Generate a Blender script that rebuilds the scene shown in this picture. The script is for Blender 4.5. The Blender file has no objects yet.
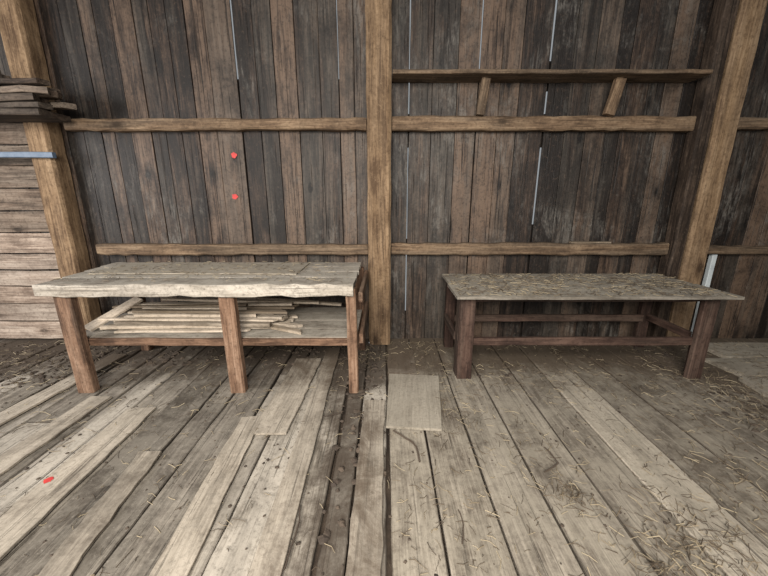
import bpy, bmesh, math, random
from mathutils import Vector, noise as mnoise
random.seed(11)
R=random.random
def U(a,b): return a+(b-a)*random.random()
scene=bpy.context.scene
try:
    scene.view_settings.view_transform='Standard'
except Exception: pass

# ---------------------------------------------------------------- materials
def nt(name):
    m=bpy.data.materials.new(name); m.use_nodes=True
    t=m.node_tree; t.nodes.clear()
    out=t.nodes.new('ShaderNodeOutputMaterial'); b=t.nodes.new('ShaderNodeBsdfPrincipled')
    t.links.new(b.outputs[0],out.inputs[0])
    return m,t,b
def N(t,typ,**k):
    n=t.nodes.new(typ)
    for a,v in k.items(): setattr(n,a,v)
    return n
def math_(t,op,a,b=None,clamp=False):
    n=N(t,'ShaderNodeMath',operation=op); n.use_clamp=clamp
    for i,v in enumerate((a,b)):
        if v is None: continue
        if isinstance(v,(int,float)): n.inputs[i].default_value=v
        else: t.links.new(v,n.inputs[i])
    return n.outputs[0]
def mixc(t,f,a,b,mode='MIX'):
    n=N(t,'ShaderNodeMix',data_type='RGBA',blend_type=mode)
    if isinstance(f,(int,float)): n.inputs[0].default_value=f
    else: t.links.new(f,n.inputs[0])
    for i,v in ((6,a),(7,b)):
        if isinstance(v,tuple): n.inputs[i].default_value=(*v,1)
        else: t.links.new(v,n.inputs[i])
    return n.outputs[2]
def mrange(t,v,a,b,c=0.0,d=1.0):
    n=N(t,'ShaderNodeMapRange'); n.interpolation_type='SMOOTHSTEP'
    t.links.new(v,n.inputs[0]); 
    for i,x in enumerate((a,b,c,d)): n.inputs[i+1].default_value=x
    return n.outputs[0]
def noise_(t,vec,scale3,detail=5,rough=.6,dist=0.):
    mp=N(t,'ShaderNodeMapping'); mp.inputs['Scale'].default_value=scale3
    t.links.new(vec,mp.inputs[0])
    n=N(t,'ShaderNodeTexNoise'); n.inputs['Scale'].default_value=1; n.inputs['Detail'].default_value=detail
    n.inputs['Roughness'].default_value=rough; n.inputs['Distortion'].default_value=dist
    t.links.new(mp.outputs[0],n.inputs['Vector']); return n.outputs[0]

def wood(name,dark,mid,light,alt,altamt=.5,var=.25,crack=.6,knot=.8,dust=0.,dustcol=(.3,.27,.22),rough=.8,dirt=None,bump=.6,spec=.25,lo=.415,hi=.60,kz=2.6,blotch=.5,sheen=None):
    m,t,b=nt(name)
    lc=N(t,'ShaderNodeAttribute',attribute_name='lc').outputs['Vector']
    rn=N(t,'ShaderNodeAttribute',attribute_name='rnd').outputs['Fac']
    pos=N(t,'ShaderNodeTexCoord').outputs['Object']
    g1=noise_(t,lc,(24,24,1.3),6,.68,.7)
    g2=noise_(t,lc,(110,110,6),3,.6,.3)
    bg=noise_(t,lc,(6,6,2.2),7,.7,.5)
    s=math_(t,'ADD',math_(t,'MULTIPLY',g1,.38),math_(t,'MULTIPLY',g2,.22))
    s=math_(t,'ADD',s,math_(t,'MULTIPLY',bg,.40))
    s=math_(t,'ADD',s,math_(t,'MULTIPLY',math_(t,'SUBTRACT',rn,.5),var))
    mp=N(t,'ShaderNodeMapping'); mp.inputs['Scale'].default_value=(5,5,kz); t.links.new(lc,mp.inputs[0])
    v=N(t,'ShaderNodeTexVoronoi'); v.inputs['Scale'].default_value=1; t.links.new(mp.outputs[0],v.inputs['Vector'])
    kd=math_(t,'ADD',v.outputs['Distance'],math_(t,'MULTIPLY',math_(t,'SUBTRACT',g1,.5),.15))
    sep=N(t,'ShaderNodeSeparateColor'); t.links.new(v.outputs['Color'],sep.inputs[0])
    sel=math_(t,'GREATER_THAN',sep.outputs[0],.45)
    kf=math_(t,'MULTIPLY',math_(t,'MULTIPLY',mrange(t,kd,.08,.17,1,0),sel),knot)
    kh=math_(t,'MULTIPLY',math_(t,'MULTIPLY',mrange(t,kd,.12,.42,1,0),sel),knot*.09)
    s=math_(t,'SUBTRACT',s,kh)
    r=N(t,'ShaderNodeValToRGB'); e=r.color_ramp.elements
    e[0].position=lo; e[0].color=(*dark,1); e[1].position=hi; e[1].color=(*light,1)
    q=e.new((lo+hi)/2); q.color=(*mid,1)
    t.links.new(s,r.inputs[0]); col=r.outputs[0]
    a=noise_(t,lc,(9,9,.7),6,.65,.4)
    a=math_(t,'ADD',a,math_(t,'MULTIPLY',math_(t,'SUBTRACT',math_(t,'FRACT',math_(t,'MULTIPLY',rn,7.31)),.5),.3))
    af=math_(t,'MULTIPLY',mrange(t,a,.42,.66),altamt)
    altc=mixc(t,mrange(t,g1,.4,.62),tuple(c*.45 for c in alt),alt)
    col=mixc(t,af,col,altc)
    col=mixc(t,kf,col,tuple(c*.35 for c in dark))
    ck=noise_(t,lc,(60,60,.9),3,.6,.5)
    cf=math_(t,'MULTIPLY',mrange(t,ck,.31,.40,1,0),crack)
    col=mixc(t,cf,col,tuple(c*.3 for c in dark))
    bl=noise_(t,pos,(1.8,1.8,1.8),8,.75,.3)
    col=mixc(t,mrange(t,bl,.45,.7,0,blotch),col,tuple(c*.7 for c in dark))
    if sheen:   # silvery sheen painted into the colour as blotches
        fr=noise_(t,pos,(1.3,1.3,1.0),8,.75,.6); fg=noise_(t,lc,(30,30,5),5,.7,.4)
        ff=math_(t,'MULTIPLY',mrange(t,fr,.49,.68),mrange(t,fg,.42,.62))
        col=mixc(t,math_(t,'MULTIPLY',ff,.75),col,sheen)
    g3=noise_(t,pos,(38,38,38),5,.75)
    col=mixc(t,mrange(t,g3,.5,.66,0,.5),col,tuple(c*.7 for c in dark))
    col=mixc(t,mrange(t,g3,.44,.32,0,.3),col,light)
    geo=N(t,'ShaderNodeNewGeometry'); sn=N(t,'ShaderNodeSeparateXYZ'); t.links.new(geo.outputs['Normal'],sn.inputs[0])
    if dust>0:
        dn=noise_(t,pos,(3.5,3.5,3.5),9,.8,.2)
        df=math_(t,'MULTIPLY',mrange(t,sn.outputs[2],.6,.95),mrange(t,dn,.38,.6,.1,1))
        col=mixc(t,math_(t,'MULTIPLY',df,dust),col,dustcol)
        sp=noise_(t,pos,(45,45,45),4,.75)
        col=mixc(t,math_(t,'MULTIPLY',mrange(t,sp,.54,.64),.6*dust),col,tuple(c*.4 for c in dustcol))
        sp2=noise_(t,pos,(12,12,12),6,.75)
        col=mixc(t,math_(t,'MULTIPLY',mrange(t,sp2,.55,.68),.55*dust),col,tuple(c*.5 for c in dustcol))
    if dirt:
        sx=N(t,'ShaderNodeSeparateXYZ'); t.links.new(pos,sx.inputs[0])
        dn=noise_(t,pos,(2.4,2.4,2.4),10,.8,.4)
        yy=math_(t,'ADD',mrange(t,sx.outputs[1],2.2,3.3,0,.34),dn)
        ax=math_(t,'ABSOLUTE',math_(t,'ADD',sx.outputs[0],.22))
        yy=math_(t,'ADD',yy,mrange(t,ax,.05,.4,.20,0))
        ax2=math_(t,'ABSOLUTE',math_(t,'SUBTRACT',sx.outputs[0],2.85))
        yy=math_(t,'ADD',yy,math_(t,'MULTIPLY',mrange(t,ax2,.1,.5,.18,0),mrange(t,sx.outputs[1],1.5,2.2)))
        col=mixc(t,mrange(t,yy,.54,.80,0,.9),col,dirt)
    t.links.new(col,b.inputs['Base Color'])
    b.inputs['Roughness'].default_value=rough
    b.inputs['Specular IOR Level'].default_value=spec
    h=math_(t,'SUBTRACT',math_(t,'ADD',math_(t,'MULTIPLY',g1,.5),math_(t,'MULTIPLY',g2,.5)),cf)
    bp=N(t,'ShaderNodeBump'); bp.inputs['Strength'].default_value=bump; bp.inputs['Distance'].default_value=.008
    t.links.new(h,bp.inputs['Height']); t.links.new(bp.outputs[0],b.inputs['Normal'])
    return m
def plain(name,c1,c2,scale=8,rough=.85,bump=.3):
    m,t,b=nt(name)
    pos=N(t,'ShaderNodeTexCoord').outputs['Object']
    n=noise_(t,pos,(scale,)*3,6,.7)
    t.links.new(mixc(t,mrange(t,n,.35,.65),c1,c2),b.inputs['Base Color'])
    b.inputs['Roughness'].default_value=rough
    bp=N(t,'ShaderNodeBump'); bp.inputs['Strength'].default_value=bump; bp.inputs['Distance'].default_value=.01
    t.links.new(n,bp.inputs['Height']); t.links.new(bp.outputs[0],b.inputs['Normal'])
    return m
def strawmat(name,c1,c2):
    m,t,b=nt(name)
    rn=N(t,'ShaderNodeAttribute',attribute_name='rnd').outputs['Fac']
    t.links.new(mixc(t,rn,c1,c2),b.inputs['Base Color']); b.inputs['Roughness'].default_value=.8
    return m

M_wall=wood('barn_board_dark',(.009,.006,.0045),(.041,.026,.018),(.125,.083,.057),(.105,.090,.074),.5,.26,.85,.95,rough=.58,spec=.35,blotch=.7,sheen=(.165,.152,.135))
M_back=wood('gap_blocker',(.006,.004,.003),(.010,.007,.006),(.02,.014,.01),(.02,.015,.012))
M_post=wood('post_timber',(.085,.050,.027),(.23,.15,.085),(.35,.245,.15),(.17,.12,.08),.4,.1,.25,.8,hi=.62)
M_girt=wood('girt_timber',(.060,.038,.023),(.165,.108,.066),(.29,.205,.13),(.14,.11,.08),.5,.15,.4,.8)
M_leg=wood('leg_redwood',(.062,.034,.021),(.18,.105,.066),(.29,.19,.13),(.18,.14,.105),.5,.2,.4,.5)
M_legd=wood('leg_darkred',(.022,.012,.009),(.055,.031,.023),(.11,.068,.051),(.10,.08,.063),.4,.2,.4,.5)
M_gray=wood('weathered_top',(.12,.098,.078),(.30,.265,.22),(.46,.415,.355),(.31,.285,.25),.5,.25,.6,.4,dust=.8,dustcol=(.36,.33,.28))
M_rtop=wood('weathered_top_b',(.10,.082,.063),(.22,.195,.16),(.33,.295,.245),(.22,.2,.175),.5,.2,.5,.2,dust=.9,dustcol=(.31,.28,.23))
M_lath=wood('lath_pale',(.15,.115,.08),(.34,.275,.205),(.52,.44,.35),(.34,.30,.25),.5,.45,.3,.4)
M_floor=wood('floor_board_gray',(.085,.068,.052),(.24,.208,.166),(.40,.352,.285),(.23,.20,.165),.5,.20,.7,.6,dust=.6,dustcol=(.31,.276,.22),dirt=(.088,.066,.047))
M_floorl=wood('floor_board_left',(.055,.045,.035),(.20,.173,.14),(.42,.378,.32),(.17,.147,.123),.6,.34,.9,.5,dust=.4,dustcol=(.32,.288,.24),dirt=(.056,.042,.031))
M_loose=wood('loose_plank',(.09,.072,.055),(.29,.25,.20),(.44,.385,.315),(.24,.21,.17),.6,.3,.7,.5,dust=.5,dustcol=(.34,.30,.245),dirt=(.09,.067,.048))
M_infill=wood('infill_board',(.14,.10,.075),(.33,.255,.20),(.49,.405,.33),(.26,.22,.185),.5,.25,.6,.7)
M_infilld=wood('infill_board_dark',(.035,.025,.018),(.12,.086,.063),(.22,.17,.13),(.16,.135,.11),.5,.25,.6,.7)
M_bundle=wood('bundle_old_wood',(.02,.013,.009),(.07,.048,.034),(.15,.11,.08),(.12,.10,.08),.5,.25,.8,.8)
M_ply=wood('plywood_gray',(.18,.15,.115),(.28,.245,.195),(.36,.32,.26),(.27,.24,.195),.4,.1,.2,.1,dust=.6,dustcol=(.30,.27,.22))
M_dirt=plain('dirt',(.03,.021,.015),(.085,.062,.044),6)
M_blue=plain('blue_paint',(.07,.11,.17),(.13,.17,.23),10,.6)
M_daylight=plain('pale_daylight',(.42,.47,.5),(.55,.6,.62),6,.6)  # daylight in a wall gap, put into a pale colour
M_red=plain('red_spot',(.6,.05,.04),(.40,.03,.03),30,.6)  # red of the small spots
M_straw=strawmat('straw',(.34,.28,.185),(.14,.105,.065))
M_strawd=strawmat('straw_dark',(.09,.065,.04),(.05,.035,.022))
M_twig=strawmat('twig',(.05,.035,.025),(.07,.05,.035))

# ---------------------------------------------------------------- builder
class B:
    def __init__(s,mats): s.v=[];s.f=[];s.m=[];s.lc=[];s.r=[];s.mats=mats
    def plank(s,p0,p1,wdir,w,t,mat=0,rnd=None,seg=None,jit=.002,bow=0.,w1=None,cut=0.):
        p0=Vector(p0);p1=Vector(p1);ax=(p1-p0);L=ax.length;ax.normalize()
        wd=Vector(wdir);wd=(wd-ax*wd.dot(ax)).normalized();td=ax.cross(wd)
        if rnd is None: rnd=R()
        if w1 is None: w1=w
        if seg is None: seg=max(2,int(L/.18))
        off=Vector((R()*50,R()*50,R()*50)); c=min(w,t)*.13
        base=len(s.v)
        sk=U(-cut,cut)
        for i in range(seg+1):
            q=i/seg; ww=w+(w1-w)*q
            jl=U(-jit,jit)*1.5; jr=U(-jit,jit)*1.5; jt=U(-jit,jit)*.6
            bo=bow*math.sin(math.pi*q)
            hw=ww/2;ht=t/2
            for a,b_ in ((-hw,-ht+c),(-hw+c,-ht),(hw-c,-ht),(hw,-ht+c),(hw,ht-c),(hw-c,ht),(-hw+c,ht),(-hw,ht-c)):
                aa=a+(jl if a<0 else jr)
                along=L*q+(sk*(a/hw) if i in(0,seg) else 0)
                P=p0+ax*along+wd*aa+td*(b_+jt+bo)
                s.v.append(P); s.lc.append(off+Vector((aa,b_,along))); s.r.append(rnd)
        for i in range(seg):
            for k in range(8):
                a=base+i*8+k;b2=base+i*8+(k+1)%8
                s.f.append((a,b2,b2+8,a+8)); s.m.append(mat)
        s.f.append(tuple(base+k for k in range(8))[::-1]); s.m.append(mat)
        e=base+seg*8
        s.f.append(tuple(e+k for k in range(8))); s.m.append(mat)
    def stick(s,pts,r,mat=0,n=3):
        base=len(s.v); rnd=R()
        for i,p in enumerate(pts):
            p=Vector(p)
            d=(Vector(pts[min(i+1,len(pts)-1)])-Vector(pts[max(i-1,0)])).normalized()
            u=d.cross(Vector((0,0,1)))
            u=u.normalized() if u.length>1e-4 else Vector((1,0,0)); w=d.cross(u)
            for k in range(n):
                a=2*math.pi*k/n+.5
                s.v.append(p+(u*math.cos(a)+w*math.sin(a))*r); s.lc.append(p); s.r.append(rnd)
        for i in range(len(pts)-1):
            for k in range(n):
                a=base+i*n+k;b2=base+i*n+(k+1)%n
                s.f.append((a,b2,b2+n,a+n)); s.m.append(mat)
        s.f.append(tuple(base+k for k in range(n))[::-1]); s.m.append(mat)
        e=base+(len(pts)-1)*n
        s.f.append(tuple(e+k for k in range(n))); s.m.append(mat)
    def straw(s,x,y,z,l,r,mat=0,lift=.01,ang=None):
        a=U(0,6.283) if ang is None else ang
        d=Vector((math.cos(a),math.sin(a),0)); p=Vector((-d.y,d.x,0))*U(-.2,.2)*l
        s.stick([Vector((x,y,z+r))-d*l/2,Vector((x,y,z+r+R()*lift))+p,Vector((x,y,z+r+R()*lift))+d*l/2],r,mat)
    def clump(s,x,y,z,r,h,mat=0):
        base=len(s.v);rnd=R();n=9
        s.v.append(Vector((x,y,z+h)));s.lc.append(Vector((x,y,z)));s.r.append(rnd)
        for j,(f,hh) in enumerate(((.6,.7),(1,0))):
            for k in range(n):
                a=6.283*k/n; q=r*f*U(.7,1.25)
                s.v.append(Vector((x+q*math.cos(a),y+q*math.sin(a),z+h*hh*U(.6,1.1))));s.lc.append(Vector((x,y,z)));s.r.append(rnd)
        for k in range(n):
            k2=(k+1)%n
            s.f.append((base,base+1+k,base+1+k2));s.m.append(mat)
            s.f.append((base+1+k,base+1+n+k,base+1+n+k2,base+1+k2));s.m.append(mat)
    def make(s,name,parent=None):
        me=bpy.data.meshes.new(name); me.from_pydata([tuple(v) for v in s.v],[],s.f)
        for m in s.mats: me.materials.append(m)
        me.polygons.foreach_set('material_index',s.m)
        bm=bmesh.new(); bm.from_mesh(me); bmesh.ops.recalc_face_normals(bm,faces=bm.faces[:]); bm.to_mesh(me); bm.free()
        a=me.attributes.new('lc','FLOAT_VECTOR','POINT'); a.data.foreach_set('vector',[c for v in s.lc for c in v])
        a=me.attributes.new('rnd','FLOAT','POINT'); a.data.foreach_set('value',s.r)
        o=bpy.data.objects.new(name,me); scene.collection.objects.link(o)
        if parent: o.parent=parent
        return o

X=(1,0,0);Y=(0,1,0);Z=(0,0,1)
WY=3.54   # inner face of wall boards
# ---------------------------------------------------------------- back wall
b=B([M_wall,M_back])
opens=[(-6.0,.003,()),(-4.6,.003,()),(-2.24,.003,()),(-1.36,.0058,((2.6,4.0),)),(-.42,.0022,((2.6,3.6),)),(.235,.0035,((.3,.95),(1.1,2.0),(2.3,4.0),)),(.88,.0050,((2.65,4.0),)),(1.53,.0078,((1.25,2.0),(2.3,2.5),(2.75,4))),(2.62,.003,()),(3.9,.003,()),(6.0,.003,())]
for (a,ha,_),(c,hc,_2) in zip(opens[:-1],opens[1:]):
    x0=a+ha;x1=c-hc; n=max(1,round((x1-x0)/.185)); ws=[U(.7,1.3) for _ in range(n)]
    sc=(x1-x0)/sum(ws); x=x0
    for i,w in enumerate(ws):
        w*=sc; g=.003
        yy=WY+.012+U(0,.006)
        b.plank((x+w/2,yy,-.05),(x+w/2+U(-.001,.001),yy,4.2),X,w-(2*g if 0<i<n-1 else g),.018,0,jit=.0010,seg=16)
        x+=w
    b.plank(((x0+x1)/2,WY+.045,-.05),((x0+x1)/2,WY+.045,4.2),X,(x1-x0)-.03,.02,1,jit=0,seg=2)  # unseen dark backing added to keep daylight out of the joints
for a,h,rg in opens:
    z=-.05
    for r0,r1 in list(rg)+[(4.2,4.2)]:
        if r0-z>.02: b.plank((a,WY+.07,z),(a,WY+.07,r0),X,.12,.02,1,jit=0,seg=2)  # added battens block daylight along parts of the gaps
        z=r1
b.make('wall_back')
for nm,sx in (('wall_left',-6),('wall_right',6)):
    b=B([M_wall]); y=-2.
    while y<WY-.1:
        w=U(.16,.24); b.plank((sx,y+w/2,-.05),(sx,y+w/2,4.2),Y,w-.004,.025,0,seg=10); y+=w
    b.make(nm)

# ---------------------------------------------------------------- floor
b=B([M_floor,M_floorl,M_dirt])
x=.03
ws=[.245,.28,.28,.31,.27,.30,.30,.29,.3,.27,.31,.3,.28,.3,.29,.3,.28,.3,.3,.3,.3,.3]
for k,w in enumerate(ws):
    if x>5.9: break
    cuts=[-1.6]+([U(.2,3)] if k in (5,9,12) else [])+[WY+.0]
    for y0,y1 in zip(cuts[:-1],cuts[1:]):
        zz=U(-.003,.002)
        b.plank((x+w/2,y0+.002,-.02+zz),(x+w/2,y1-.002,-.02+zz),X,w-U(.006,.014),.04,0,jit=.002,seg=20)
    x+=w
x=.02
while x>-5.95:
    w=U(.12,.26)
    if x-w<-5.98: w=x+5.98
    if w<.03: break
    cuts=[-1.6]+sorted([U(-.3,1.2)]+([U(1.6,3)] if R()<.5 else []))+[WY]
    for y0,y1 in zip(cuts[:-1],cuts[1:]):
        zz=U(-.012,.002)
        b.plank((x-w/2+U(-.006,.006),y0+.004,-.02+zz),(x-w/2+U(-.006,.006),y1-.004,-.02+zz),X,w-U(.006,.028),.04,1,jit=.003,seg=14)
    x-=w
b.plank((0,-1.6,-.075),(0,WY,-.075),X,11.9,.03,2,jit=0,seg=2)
b.make('floor')

def loose(x0,y0,x1,y1,w,rnd,t=.016,z=.003,w1=None,mat=M_loose):
    q=B([mat]); q.plank((x0,y0,z+t/2),(x1,y1,z+t/2),X,w,t,0,rnd=rnd,jit=.004,cut=.015,w1=w1,seg=16)
    q.make('loose_floor_plank')
loose(-.485,.55,-.52,3.25,.13,.62)
loose(-.76,1.92,-.72,3.0,.24,.6)
loose(-.86,.6,-.93,2.1,.15,.55)
loose(-1.30,.5,-1.42,1.75,.13,.35)
loose(-1.72,.6,-1.78,2.2,.2,.6)
loose(-2.25,.9,-2.2,2.35,.16,.55)
loose(-2.75,1.2,-2.62,3.1,.15,.7)
loose(-.09,.5,-.07,2.3,.15,.5)
q=B([M_ply]); q.plank((.20,1.97,.014),(.26,2.68,.014),X,.375,.018,0,rnd=.8,jit=.001,w1=.43,seg=6); q.make('plywood_offcut')
q=B([M_loose]); q.plank((.16,2.72,.009),(.17,3.2,.009),X,.26,.012,0,rnd=.2,jit=.003,seg=6); q.make('plywood_offcut')

# ---------------------------------------------------------------- posts
def post(xc,w,yf=3.36,r=.5,mat=M_post,h=4.2):
    q=B([mat]); d=WY-yf
    q.plank((xc,yf+d/2,0),(xc,yf+d/2,h),X,w,d,0,rnd=r,jit=.003,seg=26); return q.make('timber_post')
post(-.046,.225); post(3.13,.22,r=.5); post(-3.19,.22,r=.45)
q=B([M_bundle]); q.plank((2.955,3.46,0.),(2.955,3.46,4.2),X,.12,.15,0,rnd=.3,jit=.003,seg=20); q.make('post_shaded_flank')  # dark plank added to stand in for the post's shaded flank

# ---------------------------------------------------------------- girts
def girt(x0,x1,z,h,t=.1,r=.5,z1=None):
    q=B([M_girt]); q.plank((x0,WY-t/2,z),(x1,WY-t/2,z if z1 is None else z1),Z,h,t,0,rnd=r,jit=.005,seg=30); q.make('wall_girt')
girt(-2.98,-.165,2.175,.10,r=.6,z1=2.185); girt(.075,2.89,2.19,.12,r=.6)
girt(-2.92,-.165,1.005,.105,r=.5); girt(.075,2.89,1.01,.115,r=.5)
girt(3.25,5.9,2.19,.1,r=.5); girt(3.25,5.9,1.0,.08,r=.4)
q=B([M_lath]); q.plank((1.9,3.475,1.078),(2.3,3.475,1.078),Y,.05,.016,0,rnd=.3); q.make('loose_lath')
q=B([M_girt])
q.plank((.075,3.41,2.565),(2.82,3.41,2.565),Y,.25,.032,0,rnd=.25,jit=.004,seg=30)
q.plank((.88,3.42,2.25),(.915,3.42,2.549),X,.075,.06,0,rnd=.4)
q.plank((2.06,3.42,2.25),(2.12,3.42,2.549),X,.09,.06,0,rnd=.45)
q.make('wall_shelf')
q=B([M_daylight]); q.plank((3.42,3.505,0.0),(3.42,3.505,.955),X,.05,.05,0,seg=8); q.make('daylight_strip')  # pale strip standing in for daylight between post and boards

# ---------------------------------------------------------------- left infill
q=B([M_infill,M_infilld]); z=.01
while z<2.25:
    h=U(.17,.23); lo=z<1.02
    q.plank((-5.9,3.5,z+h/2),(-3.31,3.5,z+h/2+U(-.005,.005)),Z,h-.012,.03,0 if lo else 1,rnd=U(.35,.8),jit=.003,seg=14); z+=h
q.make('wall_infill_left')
q=B([M_bundle,M_infilld])
q.plank((-4.9,3.2,2.2),(-2.82,3.2,2.2),Y,.30,.05,0,rnd=.2,jit=.008)
zz=2.228
for lay in range(5):
    y=3.05
    for k in range(3):
        w=U(.07,.1); xe=U(-2.98,-2.72) if lay<4 else U(-3.15,-2.9); hh=U(.036,.054)
        q.plank((-4.9,y+w/2,zz+.02+U(0,.03)),(xe,y+w/2,zz+.024+U(-.015,.012)),Y,w,hh,0 if R()<.75 else 1,rnd=U(.1,.9),jit=.010,cut=.03); y+=w+.006
    zz+=.054
q.make('lumber_bundle')
q=B([M_blue]); q.plank((-4.8,3.32,1.91),(-3.02,3.32,1.895),Z,.05,.04,0); q.make('blue_rail')

# ---------------------------------------------------------------- left workbench
q=B([M_gray,M_leg,M_gray])
zt=.90
ys=[2.42,2.66,2.90,3.12,3.335]
for i,(y0,y1) in enumerate(zip(ys[:-1],ys[1:])):
    q.plank((-2.56-.03*i,(y0+y1)/2,zt-.02),(-.225,(y0+y1)/2,zt-.02),Y,y1-y0-.005,.036,0,rnd=U(.3,.7),jit=.003,cut=.006,seg=16)
q.plank((-2.55,2.405,zt-.045),(-.225,2.405,zt-.04),Z,.088,.032,0,rnd=.7,jit=.006,seg=22)
for xx,w in ((-2.39,.13),(-1.17,.115),(-.24,.075)):
    q.plank((xx,2.46,0),(xx-.01,2.46,zt-.04),X,w,.075,1,rnd=U(.5,.7))
for xx in (-2.45,-.24):
    q.plank((xx,3.26,0),(xx,3.26,zt-.04),X,.09,.08,1,rnd=.3)
q.plank((-.175,2.45,.46),(-.175,3.3,.46),Z,.08,.03,1,rnd=.5)
q.plank((-.175,2.45,.79),(-.175,3.3,.79),Z,.08,.03,1,rnd=.5)
q.plank((-2.42,2.50,.82),(-2.42,3.3,.82),Z,.09,.03,1,rnd=.3)
q.plank((-2.4,2.515,.405),(-.24,2.515,.405),Z,.06,.03,1,rnd=.3)
q.plank((-2.4,3.28,.39),(-.24,3.28,.39),Z,.06,.03,1,rnd=.3)
ys=[2.52,2.72,2.92,3.12,3.30]
for y0,y1 in zip(ys[:-1],ys[1:]):
    q.plank((-2.5,(y0+y1)/2,.43),(-.22,(y0+y1)/2,.43),Y,y1-y0-.006,.02,0,rnd=U(.3,.6))
bench_l=q.make('workbench')
q=B([M_ply]); q.plank((-2.45,3.0,zt+.007),(-.72,2.98,zt+.007),Y,.5,.012,0,rnd=.7,jit=.004,seg=10,cut=.01); q.make('plywood_sheet')
q=B([M_lath])
for lay in range(6):
    y=2.60+.03*lay
    while y<3.14-.03*lay:
        w=U(.035,.075)
        a=U(-.05,.05); xe=U(-1.22,-.78)+.02*(3-lay)
        q.plank((U(-2.42,-2.1),min(3.2,y+w/2-a*.3),.452+lay*.024),(xe,max(2.57,y+w/2+a),.452+lay*.024+U(0,.010)),Y,w,U(.016,.026),0,rnd=U(.1,.95),jit=.003,cut=.02); y+=w+U(.004,.022)
q.plank((-2.0,3.2,.62),(-.42,3.2,.5),Y,.05,.022,0)
q.plank((-2.0,2.95,.63),(-.62,3.1,.55),Y,.045,.02,0,rnd=.7)
q.plank((-1.45,2.9,.47),(-.68,2.60,.452),Y,.06,.022,0,rnd=.6,cut=.03)
q.plank((-1.3,2.8,.50),(-.72,2.72,.456),Y,.05,.022,0,rnd=.9,cut=.03)
q.plank((-2.44,2.62,.47),(-2.25,3.0,.62),X,.11,.02,0,rnd=.9)
q.make('lath_stack')

# ---------------------------------------------------------------- right workbench
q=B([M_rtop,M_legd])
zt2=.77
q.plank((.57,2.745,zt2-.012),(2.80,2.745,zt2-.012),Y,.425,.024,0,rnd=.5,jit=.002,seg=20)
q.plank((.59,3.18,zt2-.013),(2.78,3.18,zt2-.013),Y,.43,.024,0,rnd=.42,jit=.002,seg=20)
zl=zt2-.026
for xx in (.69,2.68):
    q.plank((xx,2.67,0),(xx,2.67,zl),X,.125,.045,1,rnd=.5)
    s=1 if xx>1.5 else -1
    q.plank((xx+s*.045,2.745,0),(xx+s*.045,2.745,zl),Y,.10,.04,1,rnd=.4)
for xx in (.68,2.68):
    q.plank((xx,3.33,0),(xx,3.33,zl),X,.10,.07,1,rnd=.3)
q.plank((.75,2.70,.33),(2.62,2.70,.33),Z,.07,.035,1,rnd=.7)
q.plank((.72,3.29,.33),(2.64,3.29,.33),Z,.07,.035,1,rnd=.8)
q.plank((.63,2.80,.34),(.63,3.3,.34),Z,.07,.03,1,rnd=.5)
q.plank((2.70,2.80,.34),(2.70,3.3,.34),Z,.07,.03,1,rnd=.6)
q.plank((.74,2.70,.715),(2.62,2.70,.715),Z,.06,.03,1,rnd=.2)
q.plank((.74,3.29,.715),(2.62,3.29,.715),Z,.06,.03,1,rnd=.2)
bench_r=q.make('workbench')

# low deck of boards beyond the right bench
q=B([M_ply])
for y0,y1,x0 in ((2.28,2.62,3.0),(2.63,2.98,3.08),(2.99,3.34,3.29)):
    q.plank((x0,(y0+y1)/2,.022),(5.6,(y0+y1)/2,.022),Y,y1-y0-.008,.035,0,rnd=U(.6,.9),jit=.004,cut=.05,seg=12)
q.make('low_board_deck')

# ---------------------------------------------------------------- debris
b=B([M_straw,M_strawd])
def on(x,y): return .041 if (x>3.0 and 2.28<y<3.34) else .001
for i in range(3400):
    x=U(.05,4.3);y=U(.7,3.4)
    if mnoise.noise(Vector((x*1.7,y*1.7,3)))<-.05 and R()<.7: continue
    b.straw(x,y,on(x,y),U(.012,.08),U(.0008,.002),0 if R()<.5 else 1)
for i in range(1000):
    b.straw(U(-4.2,.05),U(.7,3.4),.002,U(.012,.08),U(.0008,.002),0 if R()<.5 else 1)
for cx,cy,s,n in ((.98,1.45,.06,60),(1.25,1.12,.13,160),(2.0,1.6,.15,80),(.55,2.1,.12,60),(2.75,2.5,.22,260),(2.7,2.1,.2,200),(3.8,2.7,.3,200),(1.6,3.2,.5,200),(-.15,3.1,.15,100),(.35,3.25,.15,80),(-1.6,3.0,.6,250),(-3.3,2.8,.45,420),(1.5,1.25,.12,90)):
    for i in range(n):
        x=random.gauss(cx,s);y=min(3.4,random.gauss(cy,s))
        b.straw(x,y,on(x,y),U(.02,.10),U(.0008,.0022),0 if R()<.4 else 1,lift=.03)
b.make('straw_debris')
b=B([M_straw,M_strawd])
for i in range(1100):
    b.straw(U(.6,2.76),U(2.56,3.37),zt2,U(.02,.10),U(.001,.0025),0 if R()<.5 else 1,lift=.012)
b.make('straw_scatter',bench_r)
b=B([M_straw,M_strawd])
for i in range(450):
    b.straw(U(-2.5,-.28),U(2.44,3.3),zt+.013,U(.015,.07),U(.001,.002),0 if R()<.5 else 1,lift=.006)
b.make('straw_scatter',bench_l)
b=B([M_dirt])
for i in range(950):
    k=R()
    if k<.35: x,y=U(-4.3,-2.6),U(2.5,3.4)
    elif k<.55: x,y=U(-2.4,-.1),U(2.9,3.4)
    elif k<.82: x,y=random.gauss(2.85,.18),U(1.9,3.3)
    elif k<.9: x,y=U(.1,2.8),U(2.7,3.4)
    else: x,y=U(-.3,.0),U(1.2,3.3)
    b.clump(x,y,-.004,U(.006,.03),U(.006,.018))
for i in range(700):
    b.clump(U(-3,4),U(.7,2.9),-.002,U(.003,.011),U(.004,.008))
b.make('dirt_clumps')
b=B([M_twig])
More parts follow.
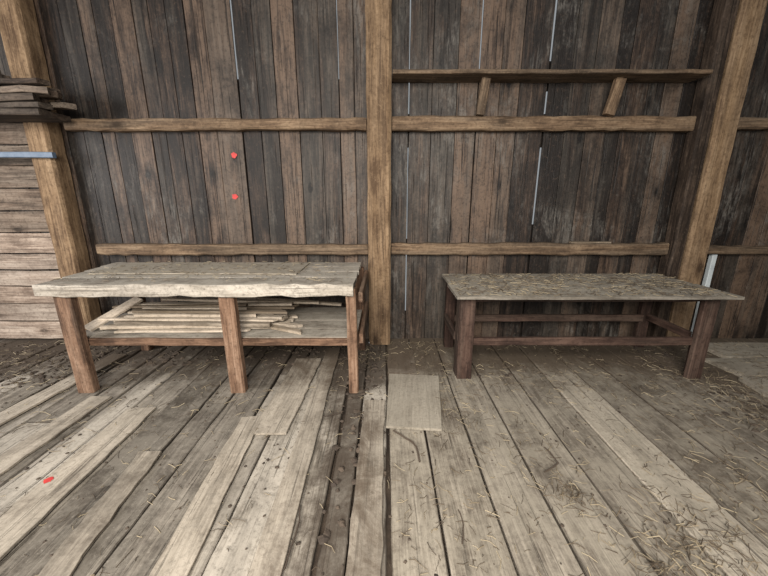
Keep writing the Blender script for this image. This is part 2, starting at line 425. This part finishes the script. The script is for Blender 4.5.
def twig(pts,r=.004):
    P=[]
    for i in range(len(pts)-1):
        for k in range(3):
            q=k/3; P.append((pts[i][0]*(1-q)+pts[i+1][0]*q+U(-.006,.006),pts[i][1]*(1-q)+pts[i+1][1]*q+U(-.006,.006),.008+U(0,.006)))
    P.append((*pts[-1],.006)); b.stick(P,r,0,5)
twig([(.06,1.95),(.14,1.89),(.20,1.80),(.21,1.68)],.006)
twig([(-.42,1.08),(-.40,1.3),(-.45,1.45)],.004)
twig([(.35,1.18),(.38,1.28),(.37,1.36)],.003)
twig([(.9,1.6),(1.02,1.66),(1.0,1.8)],.004)
twig([(-.52,1.9),(-.44,2.1),(-.30,2.15)],.003)
b.make('twig')

def splat(name,c,n,r):
    me=bpy.data.meshes.new(name); bm=bmesh.new(); c=Vector(c); n=Vector(n)
    u=n.orthogonal().normalized(); w=n.cross(u)
    an=[6.283*i/16 for i in range(16)]; rr=[U(.75,1.1) for _ in an]
    def ring(h): return [bm.verts.new(c+n*h+(u*math.cos(a)+w*math.sin(a))*r*rr[i]) for i,a in enumerate(an)]
    a=ring(0);b_=ring(.0015); bm.faces.new(b_)
    for i in range(16): bm.faces.new((a[i],a[(i+1)%16],b_[(i+1)%16],b_[i]))
    bm.to_mesh(me);bm.free(); me.materials.append(M_red)
    o=bpy.data.objects.new(name,me); scene.collection.objects.link(o)
splat('red_mark',(-1.463,WY-.002,1.92),(0,-1,0),.03)  # small red spots on wall and floor
splat('red_mark',(-1.497,WY-.002,1.53),(0,-1,0),.03)
splat('red_mark',(-1.83,1.53,.021),(0,0,1),.024)

# ---------------------------------------------------------------- light
w=bpy.data.worlds.new('world'); scene.world=w; w.use_nodes=True
bg=w.node_tree.nodes['Background']; bg.inputs[0].default_value=(.91,.96,1,1); bg.inputs[1].default_value=.34
def area(name,loc,target,sx,sy,e,c):
    l=bpy.data.lights.new(name,'AREA'); l.shape='RECTANGLE'; l.size=sx;l.size_y=sy;l.energy=e;l.color=c
    o=bpy.data.objects.new(name,l); o.location=loc
    o.rotation_euler=(Vector(target)-Vector(loc)).to_track_quat('-Z','Y').to_euler(); scene.collection.objects.link(o); return l
l=area('fill_light',(-.4,-1.7,2.7),(0,2.2,.1),2.4,1.6,270,(1,.94,.86)); l.spread=math.radians(140)  # unseen fill light added behind the camera
area('side_door_light',(-5.2,.6,2.0),(-2.5,2.8,.3),1.6,2.0,190,(1,.97,.95))

cam=bpy.data.cameras.new('camera'); co=bpy.data.objects.new('camera',cam); scene.collection.objects.link(co)
cam.sensor_width=36; cam.lens=340/768*36; cam.clip_start=.02
co.location=(0,0,1.5); co.rotation_euler=(math.radians(90-14.57),0,0)
scene.camera=co
